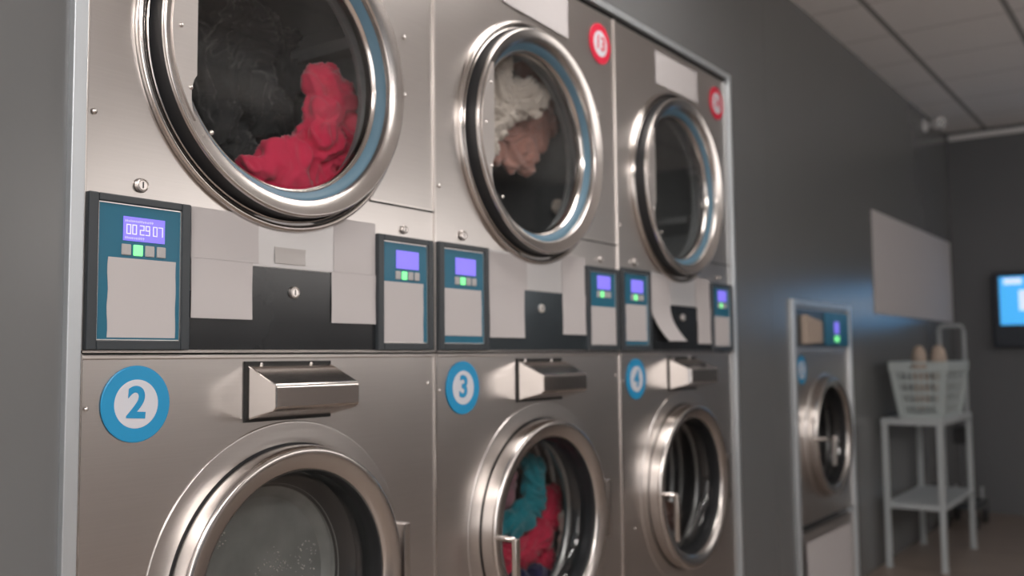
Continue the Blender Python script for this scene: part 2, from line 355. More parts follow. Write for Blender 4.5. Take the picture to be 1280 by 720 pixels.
def control_panel(parent, x0, w, z0, z1, card, label, read=True, face='teal', frame='graphite'):
    """x0.. in the machine's frame; z relative to the joint"""
    x1 = x0 + w; g = 0.0165; yf = -0.012
    bm = bmesh.new()
    box(bm, x0, x0 + g, yf, 0.004, z0, z1); box(bm, x1 - g, x1, yf, 0.004, z0, z1)
    box(bm, x0 + g, x1 - g, yf, 0.004, z1 - g * 0.75, z1); box(bm, x0 + g, x1 - g, yf, 0.004, z0, z0 + g * 0.9)
    p = link('control_panel', bm, frame, parent, bevel=0.002)
    if label: p['label'] = label
    a, b, c, d = x0 + g, x1 - g, z0 + g * 0.9, z1 - g * 0.75
    bm = bmesh.new()
    for q in ((a, a + .0015, c, d), (b - .0015, b, c, d), (a, b, d - .0015, d), (a, b, c, c + .0015)): box(bm, q[0], q[1], -0.0085, -0.004, q[2], q[3])
    link('face_trim', bm, 'edge', p)
    link('face_plate', BX(a + .001, b - .001, -0.007, 0.002, c + .001, d - .001), face, p)
    k = w / 0.175
    lx0, lx1 = x0 + 0.058 * k, x0 + 0.129 * k; lz0, lz1 = z0 + 0.167, z0 + 0.204
    link('display', BX(lx0, lx1, -0.0085, -0.006, lz0, lz1), 'lcd', p)
    if read:
        bm = bmesh.new(); dw = (lx1 - lx0) / 8.6; x = lx0 + dw * 0.55
        for i, ch in enumerate('002907'):
            seg_digit(bm, ch, x, lz0 + 0.010, dw * 0.95, 0.0155, -0.0085); x += dw * 1.18 + (dw * 0.38 if i in (1, 3) else 0)
        rnd = random.Random(3)
        for zz, n0, n1 in ((lz1 - 0.0085, 0.04, 0.72), (lz0 + 0.0025, 0.04, 0.5)):        # two rows of tiny letters
            xx = lx0 + (lx1 - lx0) * n0
            while xx < lx0 + (lx1 - lx0) * n1:
                ww = rnd.uniform(.0012, .0022); hh = rnd.uniform(.0028, .0042)
                box(bm, xx, xx + .0006, -0.0089, -0.0085, zz, zz + hh); box(bm, xx, xx + ww, -0.0089, -0.0085, zz + hh * .5, zz + hh * .5 + .0006)
                xx += ww + .0013
        link('display_writing', bm, 'lcd_ink', p)
    bw = 0.0155 * k
    for i in range(4):
        bx = x0 + 0.0555 * k + i * 0.0200 * k; bm = BX(bx, bx + bw, -0.0095, -0.006, z0 + 0.1445, z0 + 0.1615)
        bt = link('button', bm, 'green' if i == 1 else 'button', p, bevel=0.0012)
        if i == 1: bt['label'] = 'lit green button'
    if card:
        # printed card with slightly wavy edges
        ax, bx_, az, bz = card; ax *= k; bx_ *= k
        bm = bmesh.new(); n = 10; fr = []; rnd = random.Random(int(x0 * 1000))
        lean = rnd.uniform(-.002, .002)
        for i in range(n + 1):
            zz = az + (bz - az) * i / n; e = lean * (1 - i / n) + 0.0009 * math.sin(i * 1.3)
            fr.append((x0 + ax + e, x0 + bx_ + e * 0.6, zz))
        rows = [[bm.verts.new((q, y, z)) for y in (-0.0078,) for q in (l, r)] for l, r, z in fr]
        for A, B in zip(rows, rows[1:]): bm.faces.new((A[0], A[1], B[1], B[0]))
        ex = bmesh.ops.extrude_face_region(bm, geom=bm.faces[:])
        for v in ex['geom']:
            if isinstance(v, bmesh.types.BMVert): v.co.y += 0.0012
        link('instruction_card', bm, 'paper', p)
    return p

def round_sticker(parent, x, z, r, text, ring, y=-0.0022, tw=0.9):
    bm = bmesh.new(); disc(bm, x, z, r, y - 0.0008, y + 0.001, 64)
    s = link('number_sticker', bm, ring, parent)
    bm = bmesh.new(); disc(bm, x, z, r * 0.635, y - 0.0012, y - 0.0006, 64); link('sticker_centre', bm, 'sticker_white', s)
    fc = bpy.data.curves.new('numeral', 'FONT'); fc.body = text; fc.size = r * 1.12 * (1 if len(text) == 1 else 0.86); fc.extrude = 0.0002; fc.offset = r * (0.035 if len(text) == 1 else 0.02)
    fc.align_x = 'CENTER'; fc.align_y = 'CENTER'; fc.space_character = 0.95
    tmp = bpy.data.objects.new('tmp', fc); COL.objects.link(tmp)
    nm = bpy.data.meshes.new_from_object(tmp.evaluated_get(bpy.context.evaluated_depsgraph_get())); bpy.data.objects.remove(tmp)
    nm.name = 'numeral'; nm.materials.clear(); nm.materials.append(M[ring]); o = bpy.data.objects.new('numeral', nm); COL.objects.link(o)
    o.parent = s; o.location = (x, y - 0.0015, z - r * 0.0); o.rotation_euler = (PI / 2, math.radians(4), 0)
    return s

def sheet(x0, x1, z0, z1, base, label, group, mt='paper', y=-0.004, curl=0.0, lean=0.0, name='paper_sheet', yb=None, sweep=0.0, tlt=0.0):
    """a hanging sheet with thickness; curl lifts its lower end, sweep bends it sideways"""
    bm = bmesh.new(); n, mcol = 14, 4; V = []
    for i in range(n + 1):
        t = i / n; row = []
        for j in range(mcol + 1):
            s = j / mcol
            xx = x0 + (x1 - x0) * s + lean * (1 - t) + sweep * (1 - t) ** 2
            zz = z0 + (z1 - z0) * t + tlt * (s - .5)
            yy = y - curl * (1 - t) ** 2 - 0.0006 * math.sin(t * 5 + s * 2)
            row.append(bm.verts.new((xx, yy, zz)))
        V.append(row)
    for i in range(n):
        for j in range(mcol): bm.faces.new((V[i][j], V[i][j + 1], V[i + 1][j + 1], V[i + 1][j]))
    ex = bmesh.ops.extrude_face_region(bm, geom=bm.faces[:])
    for v in ex['geom']:
        if isinstance(v, bmesh.types.BMVert): v.co.y += 0.0008
    o = link(name, bm, mt, None, loc=base, smooth=50)
    return tag(o, label, 'paper', group)

# ------------------------------------------------------------------ dryers
DX, DZ = 0.383, 0.518        # centre of the dryer door in its own frame
def dryer(k, label, red, band, cards):
    x0 = k * W
    t = empty('tumble_dryer', (x0, 0, H), label, 'dryer', 'stacked tumble dryers')
    e = 0.004
    bm = bmesh.new(); hole_plate(bm, e, W - e, 0.003, 0.954, DX, DZ, 0.245, 0.0, 0.004)
    shell(bm, e, W - e, 0.003, 0.954, 0.004, 0.78)
    link('cabinet', bm, 'steel', t)
    bm = bmesh.new()
    if k > 0: box(bm, -0.003, 0.003, -0.004, 0.006, 0.002, 0.956)
    else: box(bm, 0.002, 0.0055, -0.003, 0.006, 0.002, 0.956)
    link('edge_strip', bm, 'edge', t, bevel=0.001)
    link('bottom_lip', BX(e, W - e, -0.004, 0.003, -0.001, 0.0028), 'ring', t)
    # joint between the lift-off upper sheet and the console sheet, visible right of the door
    link('sheet_joint', BX(0.602, W - .005, -0.0022, 0.001, 0.2985, 0.3015), 'tape_dark', t)
    link('sheet_lip', BX(0.602, W - .005, -0.004, 0.001, 0.3015, 0.3045), 'edge', t)
    # door -------------------------------------------------------------
    bm = bmesh.new(); lathe(bm, smoothprof([(0.302, -0.001), (0.302, -0.008), (0.297, -0.012), (0.291, -0.009), (0.289, -0.002)], 4), DX, DZ, 128)
    lathe(bm, smoothprof([(0.286, -0.002), (0.286, -0.006), (0.2835, -0.008), (0.281, -0.004)], 3), DX, DZ, 128)
    link('door_surround', bm, 'chrome', t, smooth=50)
    bm = bmesh.new(); lathe(bm, [(0.2895, -0.0015), (0.281, -0.003), (0.279, -0.010), (0.2775, -0.036), (0.272, -0.037)], DX, DZ, 128)
    link('door_seal', bm, 'rubber', t, smooth=30)
    bm = bmesh.new()
    lathe(bm, smoothprof([(0.2785, -0.035), (0.2775, -0.0395), (0.2745, -0.0415), (0.270, -0.0405), (0.258, -0.0365), (0.249, -0.032), (0.2465, -0.028)], 5) + [(0.2460, -0.018), (0.244, -0.014), (0.244, 0.02)], DX, DZ, 128)
    d = link('door', bm, 'ring', t, smooth=60)
    bm = bmesh.new(); lathe(bm, smoothprof([(0.2462, -0.019), (0.242, -0.0185), (0.236, -0.015), (0.231, -0.010)], 4) + [(0.2225, 0.004)], DX, DZ, 128)
    link('blue_gasket', bm, 'blue_seal', d, smooth=60)
    bm = bmesh.new(); lathe(bm, [(0.2305, -0.008), (0.228, -0.0085), (0.2245, -0.005), (0.2215, 0.0), (0.2215, 0.012)], DX, DZ, 128)
    link('glass_rim', bm, 'chrome', d, smooth=50)
    bm = bmesh.new(); lathe(bm, [(0.0, -0.004), (0.218, -0.004), (0.218, 0.0), (0.0, 0.0)], DX, DZ, 96)
    link('door_glass', bm, 'glass', d)
    # flat steel grip plate covering the left segment of the door, with a finger notch low down
    xc = 0.167; R0 = 0.262; pts = []
    a_c = math.acos((xc - DX) / R0)
    N = 40
    for i in range(N + 1):
        a = a_c + (2 * PI - 2 * a_c) * i / N; pts.append((DX + R0 * math.cos(a), DZ + R0 * math.sin(a)))
    zlo = DZ - R0 * math.sin(a_c)
    notch = [(xc - .006, zlo + .012), (xc - .0095, zlo + .03), (xc - .0095, zlo + .05), (xc - .005, zlo + .066), (xc, zlo + .074)]
    bm = bmesh.new(); vs_ = [bm.verts.new((x, -0.0405, z)) for x, z in pts + notch]
    f = bm.faces.new(vs_); ex = bmesh.ops.extrude_face_region(bm, geom=[f])
    for v in ex['geom']:
        if isinstance(v, bmesh.types.BMVert): v.co.y += 0.003
    link('grip_plate', bm, 'steel_side', d)
    for an, rr in ((157, .247), (180, .247), (203, .247), (221, .2475)):
        screw(d, DX + rr * math.cos(math.radians(an)), DZ + rr * math.sin(math.radians(an)), 0.004, -0.0405)
    # drum
    bm = bmesh.new()
    lathe(bm, [(0.2445, 0.02), (0.2445, 0.045), (0.236, 0.05), (0.236, 0.06), (0.345, 0.075), (0.352, 0.1), (0.352, 0.60), (0.33, 0.62), (0.12, 0.63), (0.10, 0.60), (0, 0.60)], DX + .012, DZ, 96)
    for q in range(3):                                            # lifting ribs
        a = q * 2 * PI / 3 + 0.5 + k * 0.7; c, s = math.cos(a), math.sin(a)
        r0, r1 = 0.29, 0.351; P = []
        for yy in (0.10, 0.58):
            for (rr, tt) in ((r0, -.012), (r0, .012), (r1, .035), (r1, -.035)):
                P.append(bm.verts.new((DX + .012 + rr * c - tt * s, yy, DZ + rr * s + tt * c)))
        for fi in ((0, 1, 2, 3), (7, 6, 5, 4), (0, 4, 5, 1), (1, 5, 6, 2), (2, 6, 7, 3), (3, 7, 4, 0)): bm.faces.new([P[i] for i in fi])
    link('drum', bm, 'drum', t, smooth=40)
    # console band
    bx0, bx1, bz = band
    bm = bmesh.new()
    P = [(0.186, 0.004), (0.62, 0.004), (0.62, 0.10), (bx1, 0.10), (bx1, bz), (bx0, bz), (bx0, 0.10), (0.186, 0.10)]
    f = bm.faces.new([bm.verts.new((x, -0.0028, z)) for x, z in P]); ex = bmesh.ops.extrude_face_region(bm, geom=[f])
    for v in ex['geom']:
        if isinstance(v, bmesh.types.BMVert): v.co.y += 0.003
    link('console_plate', bm, 'plate_glare' if k == 1 else 'blackplate', t, label='dark plate with a raised middle between the two control panels')
    link('console_strip', BX(0.188, 0.618, -0.0024, 0.0005, bz + .001, 0.238), 'metal_tape', t)
    control_panel(t, 0.005, 0.176, 0.003, 0.238, cards[0], None, read=(k == 0), frame='graphite' if k == 0 else 'graphite')
    control_panel(t, 0.6165, 0.171 if k else 0.168, 0.003, 0.230 if k else 0.236, cards[1], None, read=False)
    lock(t, 0.096, 0.259); lock(t, 0.405, 0.107, y=-0.0028); lock(t, 0.7015, 0.252, r=0.009)
    for (sx, sz) in ((0.0158, 0.360), (0.7046, 0.536), (0.6225, 0.350), (0.606, 0.312), (0.704, 0.66)): screw(t, sx, sz)
    if red: round_sticker(t, 0.719 if k == 1 else 0.716, 0.862, 0.0575, red, 'sticker_red')
    return t

C0 = (0.034, 0.150, 0.022, 0.143)
dryer(0, 'large stacked steel dryer at far left with red and dark laundry behind its glass', None, (0.310, 0.498, 0.149), (C0, (0.016, 0.145, 0.018, 0.142)))
dryer(1, 'middle stacked steel dryer tumbling cream and dusty pink laundry', '13', (0.326, 0.508, 0.149), ((0.020, 0.150, 0.035, 0.138), (0.012, 0.158, 0.012, 0.122)))
dryer(2, 'rightmost stacked steel dryer with an empty dark drum', '14', (0.311, 0.513, 0.143), ((0.024, 0.148, 0.030, 0.135), (0.020, 0.150, 0.016, 0.118)))

# ------------------------------------------------------------------ washers
def washer(x0, zoff, num, label, zc=-0.415, cx=0.40, handle='down', width=W, hinge=True, mist=False, console=False, zbot=-0.765):
    t = empty('washing_machine', (x0, 0, H + zoff), label, 'washing machine', 'front loading washers')
    e = 0.004
    bm = bmesh.new(); hole_plate(bm, e, width - e, zbot, -0.004, cx, zc, 0.236, 0.0, 0.004); shell(bm, e, width - e, zbot, -0.004, 0.004, 0.76)
    link('cabinet', bm, 'steel', t)
    bm = bmesh.new(); box(bm, e, width - e, -0.005, 0.003, -0.0105, -0.0045); link('top_lip', bm, 'edge', t, bevel=0.0015)
    bm = bmesh.new(); box(bm, -0.003 if x0 else 0.002, 0.003 if x0 else 0.0055, -0.004, 0.006, zbot, -0.002); link('edge_strip', bm, 'ring', t, bevel=0.001)
    link('kick_recess', BX(e, width - e, 0.03, 0.05, zbot - 0.035, zbot), 'rubber', t)
    link('base_panel', BX(e, width - e, 0.0, 0.7, -H - zoff + 0.002, zbot - 0.035), 'steel_side', t)
    # fixed flange on the cabinet front
    fl = [(0.2925, -0.0002), (0.2912, -0.0026), (0.287, -0.0030), (0.276, -0.0034), (0.262, -0.0040), (0.2545, -0.0040)] if not console else [(0.268, -0.0005), (0.266, -0.005), (0.262, -0.007), (0.256, -0.008), (0.2545, -0.0075)]
    bm = bmesh.new(); lathe(bm, smoothprof(fl, 4) + [(0.2535, 0.002)], cx, zc, 128)
    link('door_flange', bm, 'steel', t, smooth=50)
    bm = bmesh.new(); lathe(bm, [(0.2537, -0.003), (0.2500, -0.003), (0.2475, -0.002), (0.2475, 0.01), (0.2355, 0.012)], cx, zc, 96); link('flange_seal', bm, 'rubber', t, smooth=30)
    # door: one rounded ring
    bm = bmesh.new()
    lathe(bm, smoothprof([(0.2500, -0.004), (0.2505, -0.022), (0.2500, -0.036), (0.2475, -0.0425), (0.2435, -0.0455), (0.236, -0.0460), (0.224, -0.0430), (0.2135, -0.0385), (0.2085, -0.0345)], 6) + [(0.2065, -0.030), (0.2065, -0.006)], cx, zc, 144)
    d = link('door', bm, 'ring', t, smooth=60)
    bm = bmesh.new(); lathe(bm, [(0.2068, -0.030), (0.2045, -0.026), (0.205, -0.010), (0.206, 0.020), (0.206, 0.044)], cx, zc, 96); link('door_gasket', bm, 'rubber', d, smooth=40)
    bm = bmesh.new(); lathe(bm, smoothprof([(0.205, 0.000), (0.198, 0.020), (0.176, 0.033), (0.12, 0.042), (0.06, 0.045), (0, 0.046)], 5), cx, zc, 96); link('door_glass', bm, 'bowl', d, smooth=60)
    # drum
    bm = bmesh.new()
    lathe(bm, [(0.212, 0.045), (0.208, 0.050), (0.205, 0.052), (0.203, 0.056), (0.203, 0.064), (0.29, 0.078), (0.30, 0.10)] +
          [q for j in range(8) for q in ((0.30, 0.15 + j * .035), (0.294, 0.158 + j * .035), (0.294, 0.166 + j * .035), (0.30, 0.174 + j * .035))] + [(0.30, 0.44), (0.27, 0.45)], cx, zc, 96)
    link('drum', bm, 'drum_bright', t, smooth=30)
    bm = bmesh.new(); lathe(bm, [(0.27, 0.45), (0.2, 0.445), (0.195, 0.43), (0.10, 0.425), (0.09, 0.41), (0, 0.40)] if not mist else [(0.27, 0.45), (0.0, 0.45)], cx, zc, 96)
    link('drum_back', bm, 'drum_bright' if not mist else 'mist', t, smooth=30)
    if mist:
        bm = bmesh.new(); lathe(bm, [(0.2055, 0.040), (0.195, 0.052), (0.180, 0.058), (0.172, 0.062)], cx, zc, 96); link('drum_collar', bm, 'rubber', t, smooth=40)
        bm = bmesh.new(); lathe(bm, [(0.178, 0.058), (0.172, 0.068), (0.163, 0.070), (0.152, 0.080), (0.0, 0.088)], cx, zc, 96)
        link('wet_inner_glass', bm, 'mist', t, smooth=30)
        rnd = random.Random(5); bm = bmesh.new()
        for i in range(600):
            a = rnd.uniform(0, 2 * PI); rr = 0.145 * math.sqrt(rnd.random())
            px, pz = cx + rr * math.cos(a), zc + rr * math.sin(a)
            if noise.noise(Vector((px * 9, 0, pz * 9))) < 0.02: continue
            s = rnd.uniform(.0006, .0019)
            bmesh.ops.create_icosphere(bm, subdivisions=1, radius=s, matrix=Matrix.Translation((px, 0.0865 - 0.006 * rr / .14, pz)))
        w = link('water_droplets', bm, 'edge', t, smooth=80); w['kind'] = 'stuff'
    # handle
    hx = cx - 0.236
    if handle == 'down':
        bm = bmesh.new()
        tube(bm, [(hx - .006, -0.040, zc + .003), (hx + .001, -0.060, zc + .003), (hx + .009, -0.078, zc + .001), (hx + .012, -0.084, zc - .004)], 0.0065, 12)
        box(bm, hx + .002, hx + .019, -0.090, -0.078, zc - 0.130, zc + 0.004)
        link('door_handle', bm, 'chrome', d, smooth=40, bevel=0.0015)
    else:
        bm = bmesh.new(); tube(bm, [(hx - .035, -0.03, zc + .004), (hx + .01, -0.068, zc + .003), (hx + .10, -0.078, zc)], 0.008, 12)
        box(bm, hx + .09, hx + .106, -0.088, -0.070, zc - 0.11, zc + .01)
        link('door_handle', bm, 'chrome', d, smooth=40, bevel=0.0015)
    if hinge:
        bm = bmesh.new(); box(bm, cx + 0.272, cx + 0.289, -0.030, -0.002, zc - 0.075, zc + 0.075); link('hinge', bm, 'ring', t, bevel=0.002)
    # detergent drawer
    if not console:
        bx0, bx1, zt, zb = 0.303, 0.497, -0.022, -0.116
        link('dispenser_seal', BX(bx0 - .005, bx1, -0.003, 0.001, zb - .004, zt + .006), 'tape_dark', t)
        bm = bmesh.new(); prof = [(0.0, zt), (-0.004, zt), (-0.075, -0.054), (-0.0775, -0.058), (-0.0775, -0.094), (-0.070, -0.100), (-0.004, zb), (0.0, zb)]
        A = [bm.verts.new((bx0, y, z)) for y, z in prof]; B = [bm.verts.new((bx1, y, z)) for y, z in prof]
        bm.faces.new(A); bm.faces.new(B[::-1])
        for i in range(len(A)): j = (i + 1) % len(A); bm.faces.new((A[i], B[i], B[j], A[j]))
        dd = link('detergent_drawer', bm, 'chrome', t, bevel=0.0022)
        for sx in (bx0 + .03, bx1 - .05): screw(dd, sx, zt + .0005, .0035, -0.004)
    round_sticker(t, 0.094 if not console else 0.105, -0.079 if not console else -0.076, 0.0585, num, 'sticker_blue')
    for (sx, sz) in ((0.013, -0.083), (width - .025, -0.066), (0.07, -0.50)): screw(t, sx, sz, 0.0035)
    return t

washer(0, 0, '2', 'steel front loading washer with blue number 2 sticker and misted wet glass', mist=True)
washer(W, 0, '3', 'steel front loading washer with blue number 3 sticker, teal and red laundry inside')
washer(2 * W, 0, '4', 'steel front loading washer with blue number 4 sticker and brown laundry inside')
w5 = washer(3.0, 0, '5', 'single steel washer framed alone in the grey wall beside the laundry stand', zc=-0.36, cx=0.39, handle='side', width=0.78, hinge=False, console=True, zbot=-0.70)
# console of the single washer
link('console_plate', BX(0.032, 0.750, -0.004, 0.002, 0.018, 0.172), 'graphite', w5)
link('top_plate', BX(0.032, 0.750, -0.003, 0.002, -0.004, 0.018), 'steel_side', w5)
link('console_cabinet', BX(0.034, 0.748, 0.003, 0.7, 0.0, 0.180), 'steel_side', w5)
bm = bmesh.new(); A = [(0.11, 0.030), (0.30, 0.035), (0.30, 0.125), (0.11, 0.150)]
f = bm.faces.new([bm.verts.new((x, -0.030, z)) for x, z in A]); ex = bmesh.ops.extrude_face_region(bm, geom=[f])
for v in ex['geom']:
    if isinstance(v, bmesh.types.BMVert): v.co.y += 0.027
link('detergent_lid', bm, 'beige', w5, bevel=0.003)
cp = link('control_panel', BX(0.40, 0.735, -0.010, -0.003, 0.026, 0.168), 'teal', w5, bevel=0.002)
link('display', BX(0.53, 0.585, -0.013, -0.009, 0.078, 0.130), 'lcd', cp)
bm = bmesh.new(); box(bm, 0.53, 0.585, -0.014, -0.009, 0.042, 0.068); gb = link('button', bm, 'green', cp, bevel=0.003); gb['label'] = 'lit green button'

# ------------------------------------------------------------------ blurred-out print patches and paper sheets on the machines
g = 'patches of blurred-out print on the machine consoles'
def cons(k, l, u, side, place, **kw):  # flat sheets stand in for blurred-out print on the consoles
    b = (k * W, 0, H)
    sheet(l[0], l[1], l[2], l[3], b, 'lower pale patch of blurred-out print over the black plate, %s' % place, g, y=-0.0052, **kw)
    sheet(u[0], u[1], u[2], u[3], b, 'upper pale patch of blurred-out print, %s' % place, g, y=-0.0034)
cons(0, (0.187, 0.3105, 0.0555, 0.1535), (0.187, 0.3245, 0.154, 0.238), 'l', 'left one on the dryer with red laundry')
cons(0, (0.4965, 0.6150, 0.0545, 0.151), (0.503, 0.6150, 0.1515, 0.255), 'r', 'right one on the dryer with red laundry')
cons(1, (0.190, 0.3300, 0.0330, 0.149), (0.190, 0.345, 0.1495, 0.232), 'l', 'left one on the middle dryer')
cons(1, (0.502, 0.6150, 0.0440, 0.147), (0.502, 0.6150, 0.1475, 0.25), 'r', 'right one on the middle dryer')
cons(2, (0.190, 0.3140, 0.0320, 0.145), (0.190, 0.320, 0.1455, 0.232), 'l', 'left one on the dryer with the empty drum', curl=0.02, sweep=0.075)
cons(2, (0.513, 0.6150, 0.0250, 0.143), (0.505, 0.6150, 0.1435, 0.24), 'r', 'right one on the dryer with the empty drum')
sheet(0.3605, 0.4318, 0.1575, 0.1865, (0, 0, H), 'small beige patch of blurred-out print above the black plate of the dryer with red laundry', g, y=-0.0042, mt='paper_dull')
g2 = 'blank notices above the dryer doors'
sheet(0.258, 0.5480, 0.837, 0.940, (W, 0, H), 'blank notice above the door of the middle dryer', g2, tlt=-0.014)
sheet(0.253, 0.5540, 0.828, 0.931, (2 * W, 0, H), 'blank notice above the door of the dryer with the empty drum', g2)
sheet(0.050, 0.640, 0.02, 0.288, (3.0, 0, 0), 'large blank sheet on the base below the single washer door', 'blank sheets low on the machines', y=-0.02)
# big board on the long wall near the corner
b = link('wall_board', BX(0, 1.86, -0.006, 0, 0, 0.53), 'paper', None, loc=(4.23, -0.0005, H + 0.19)); tag(b, 'large blank pale board on the dark wall above the laundry basket', 'board')

# ------------------------------------------------------------------ laundry
def garment(name, col, blobs, y, label, cat='laundry', group=None, base=(0, 0, 0), fold=0.5, seed=0, ysc=0.8, vox=0.0045, amp=0.015, weld=12):
    """blobs = ((x, z), r) or ((x, z), r, dy); welded into one crumpled cloth mass"""
    bm = bmesh.new()
    for q in blobs:
        (x, z), r = q[0], q[1]; dy = q[2] if len(q) > 2 else 0
        bmesh.ops.create_icosphere(bm, subdivisions=3, radius=r, matrix=Matrix.Translation((x, y + dy, z)) @ Matrix.Diagonal((1, ysc, 1, 1)))
    me = bpy.data.meshes.new('tmp'); bm.to_mesh(me); bm.free()
    o = bpy.data.objects.new('tmp', me); COL.objects.link(o)
    md = o.modifiers.new('r', 'REMESH'); md.mode = 'VOXEL'; md.voxel_size = vox
    sm = o.modifiers.new('s', 'SMOOTH'); sm.iterations = weld; sm.factor = 0.7
    dg = bpy.context.evaluated_depsgraph_get(); ev = o.evaluated_get(dg); nm = bpy.data.meshes.new_from_object(ev)
    bpy.data.objects.remove(o); bpy.data.meshes.remove(me)
    s = Vector((seed * 3.1, seed * 1.7, seed * 0.9))
    nrm = [v.normal.copy() for v in nm.vertices]
    for v, n in zip(nm.vertices, nrm):
        p = v.co
        w = Vector((noise.noise(p * 6 + s), noise.noise(p * 6 + s + Vector((9, 0, 0))), noise.noise(p * 6 + s + Vector((0, 9, 0)))))
        q = p + w * 0.07
        th = 0.9 + 1.6 * noise.noise(p * 4 + s * 1.3) + seed                     # the folds run along a slowly turning direction
        c_, s_ = math.cos(th), math.sin(th)
        al = q.x * c_ + q.z * s_; ac = -q.x * s_ + q.z * c_
        a = 1 - abs(noise.noise(Vector((al * 7, ac * 24, q.y * 20)) + s)) * 3.0
        b2 = 1 - abs(noise.noise(Vector((al * 16, ac * 52, q.y * 40)) + s * 2)) * 2.6
        big = noise.noise(p * 9 + s * 0.7)
        v.co = p + n * amp * (max(a, -.5) * 0.85 + 0.22 * max(b2, -.5) + 0.7 * big - 0.3)
    for p in nm.polygons: p.use_smooth = True
    nm.name = name
    g_ = bpy.data.objects.new(name, nm); COL.objects.link(g_); nm.materials.append(M[col]) if isinstance(col, str) else nm.materials.append(col)
    g_.location = base
    return tag(g_, label, cat, group)

F = {
 'red': fabric('raspberry_fabric', (0.60, 0.035, 0.09), 0.15), 'charcoal': fabric('charcoal_fabric', (0.045, 0.05, 0.052), 0.2),
 'cream': fabric('cream_fabric', (0.55, 0.50, 0.44), 0.06), 'pink': fabric('dusty_pink_fabric', (0.42, 0.22, 0.18), 0.12, 60),
 'teal': fabric('teal_fabric', (0.015, 0.22, 0.28), 0.15), 'mauve': fabric('mauve_fabric', (0.26, 0.13, 0.16), 0.3, 60),
 'white': fabric('offwhite_fabric', (0.55, 0.50, 0.45), 0.06), 'navy': fabric('navy_fabric', (0.03, 0.03, 0.09), 0.3),
 'brown': fabric('brown_fabric', (0.12, 0.055, 0.04), 0.3), 'magenta': fabric('magenta_fabric', (0.40, 0.02, 0.14), 0.2),
}
HZ = (0, 0, H)
gl = 'laundry behind the machine doors'
B3 = lambda L: [((a, b), c) for a, b, c in L]  # most laundry positions below: taken from image pixels, slid along the camera's sight lines
garment('garment', F['red'], B3([(0.6078, 0.5611, 0.038), (0.6469, 0.5355, 0.046), (0.6707, 0.4797, 0.040), (0.61, 0.50, .045), (0.5907, 0.4224, 0.060), (0.5262, 0.3867, 0.054), (0.6475, 0.398, 0.058), (0.480, 0.383, 0.040), (0.4553, 0.3593, 0.032), (0.418, 0.355, 0.026), (0.5912, 0.3472, 0.055), (0.702, 0.4242, 0.030), (0.5163, 0.3333, 0.050), (0.4264, 0.3314, 0.022), (0.6829, 0.369, 0.038)]), .14,
        'raspberry red garment crumpled behind the glass of the leftmost dryer', 'laundry', gl, HZ, seed=1)
garment('garment', F['charcoal'], B3([(0.4512, 0.4631, 0.09), (0.42, 0.5896, 0.085), (0.5206, 0.5626, 0.09), (0.5021, 0.4048, 0.08), (0.6745, 0.660, 0.075), (0.6075, 0.5109, 0.07), (0.5612, 0.68, 0.08), (0.45, 0.69, 0.07)]), .33,
        'charcoal garment in the drum beside the raspberry red one', 'laundry', gl, HZ, seed=2, amp=.022, vox=.006)
garment('garment', F['cream'], B3([(1.1567, 0.6614, 0.05), (1.2333, 0.6509, 0.048), (1.1353, 0.5847, 0.051), (1.31, 0.683, 0.032), (1.1714, 0.7337, 0.038), (1.1112, 0.519, 0.034), (1.2702, 0.6808, 0.046), (1.18, 0.62, 0.045), (1.345, .688, .030), (1.30, .655, .035)]), .085,
        'cream garment tumbling in the middle dryer', 'laundry', gl, HZ, seed=3, ysc=.45)
garment('garment', F['pink'], B3([(1.41, 0.647, 0.057), (1.3389, 0.5665, 0.057), (1.3764, 0.5284, 0.042), (1.46, 0.69, 0.04), (1.3619, 0.7833, 0.040), (1.4409, 0.7764, 0.03), (1.2287, 0.5256, 0.036), (1.3008, 0.527, 0.042), (1.4119, 0.7384, 0.038), (1.30, .60, .05), (1.35, .66, .05), (1.475, .65, .04), (1.43, .60, .045)]), .155,
        'dusty pink garment tumbling beside the cream one in the middle dryer', 'laundry', gl, HZ, seed=4, ysc=.55)
garment('garment', F['cream'], B3([(1.495, 0.412, 0.023), (1.525, 0.4074, 0.020)]), .13, 'small cream spot at the bottom right of the middle dryer drum', 'laundry', gl, HZ, seed=5, amp=.005)  # small cream lump low in the drum
garment('garment', F['teal'], B3([(1.3361, -0.3373, 0.034), (1.3426, -0.3903, 0.038), (1.3073, -0.4259, 0.036), (1.2256, -0.4345, 0.031), (1.3518, -0.3074, 0.028), (1.2784, -0.432, 0.032), (1.1812, -0.4478, 0.025), (1.315, -0.288, 0.022), (1.338, -0.362, .04), (1.33, -.41, .04), (1.345, -.32, .034), (1.25, -.44, .036), (1.29, -.415, .036)]), .12,
        'teal garment against the glass of washer 3', 'laundry', gl, HZ, seed=6, ysc=.7, amp=.011, weld=18)
garment('garment', F['mauve'], B3([(1.2624, -0.3282, 0.036), (1.2546, -0.372, 0.033), (1.2807, -0.3000, 0.022), (1.22, -0.36, 0.03)]), .155,
        'mauve garment left of the teal one in washer 3', 'laundry', gl, HZ, seed=7, amp=.008, weld=10)
garment('garment', F['red'], B3([(1.463, -0.407, 0.036), (1.450, -0.448, 0.044), (1.392, -0.496, 0.052), (1.335, -0.524, 0.047), (1.486, -0.394, 0.026), (1.421, -0.560, 0.043), (1.281, -0.505, 0.040), (1.233, -0.538, 0.040)]), 0.150,
        'red garment below the teal one in washer 3', 'laundry', gl, HZ, seed=8, weld=10)
garment('garment', F['white'], B3([(1.450, -0.446, 0.020), (1.456, -0.475, 0.021), (1.450, -0.510, 0.022), (1.439, -0.541, 0.020)]), 0.095,
        'off white cloth at the right of the red garment in washer 3', 'laundry', gl, HZ, seed=9, amp=.005, weld=8)
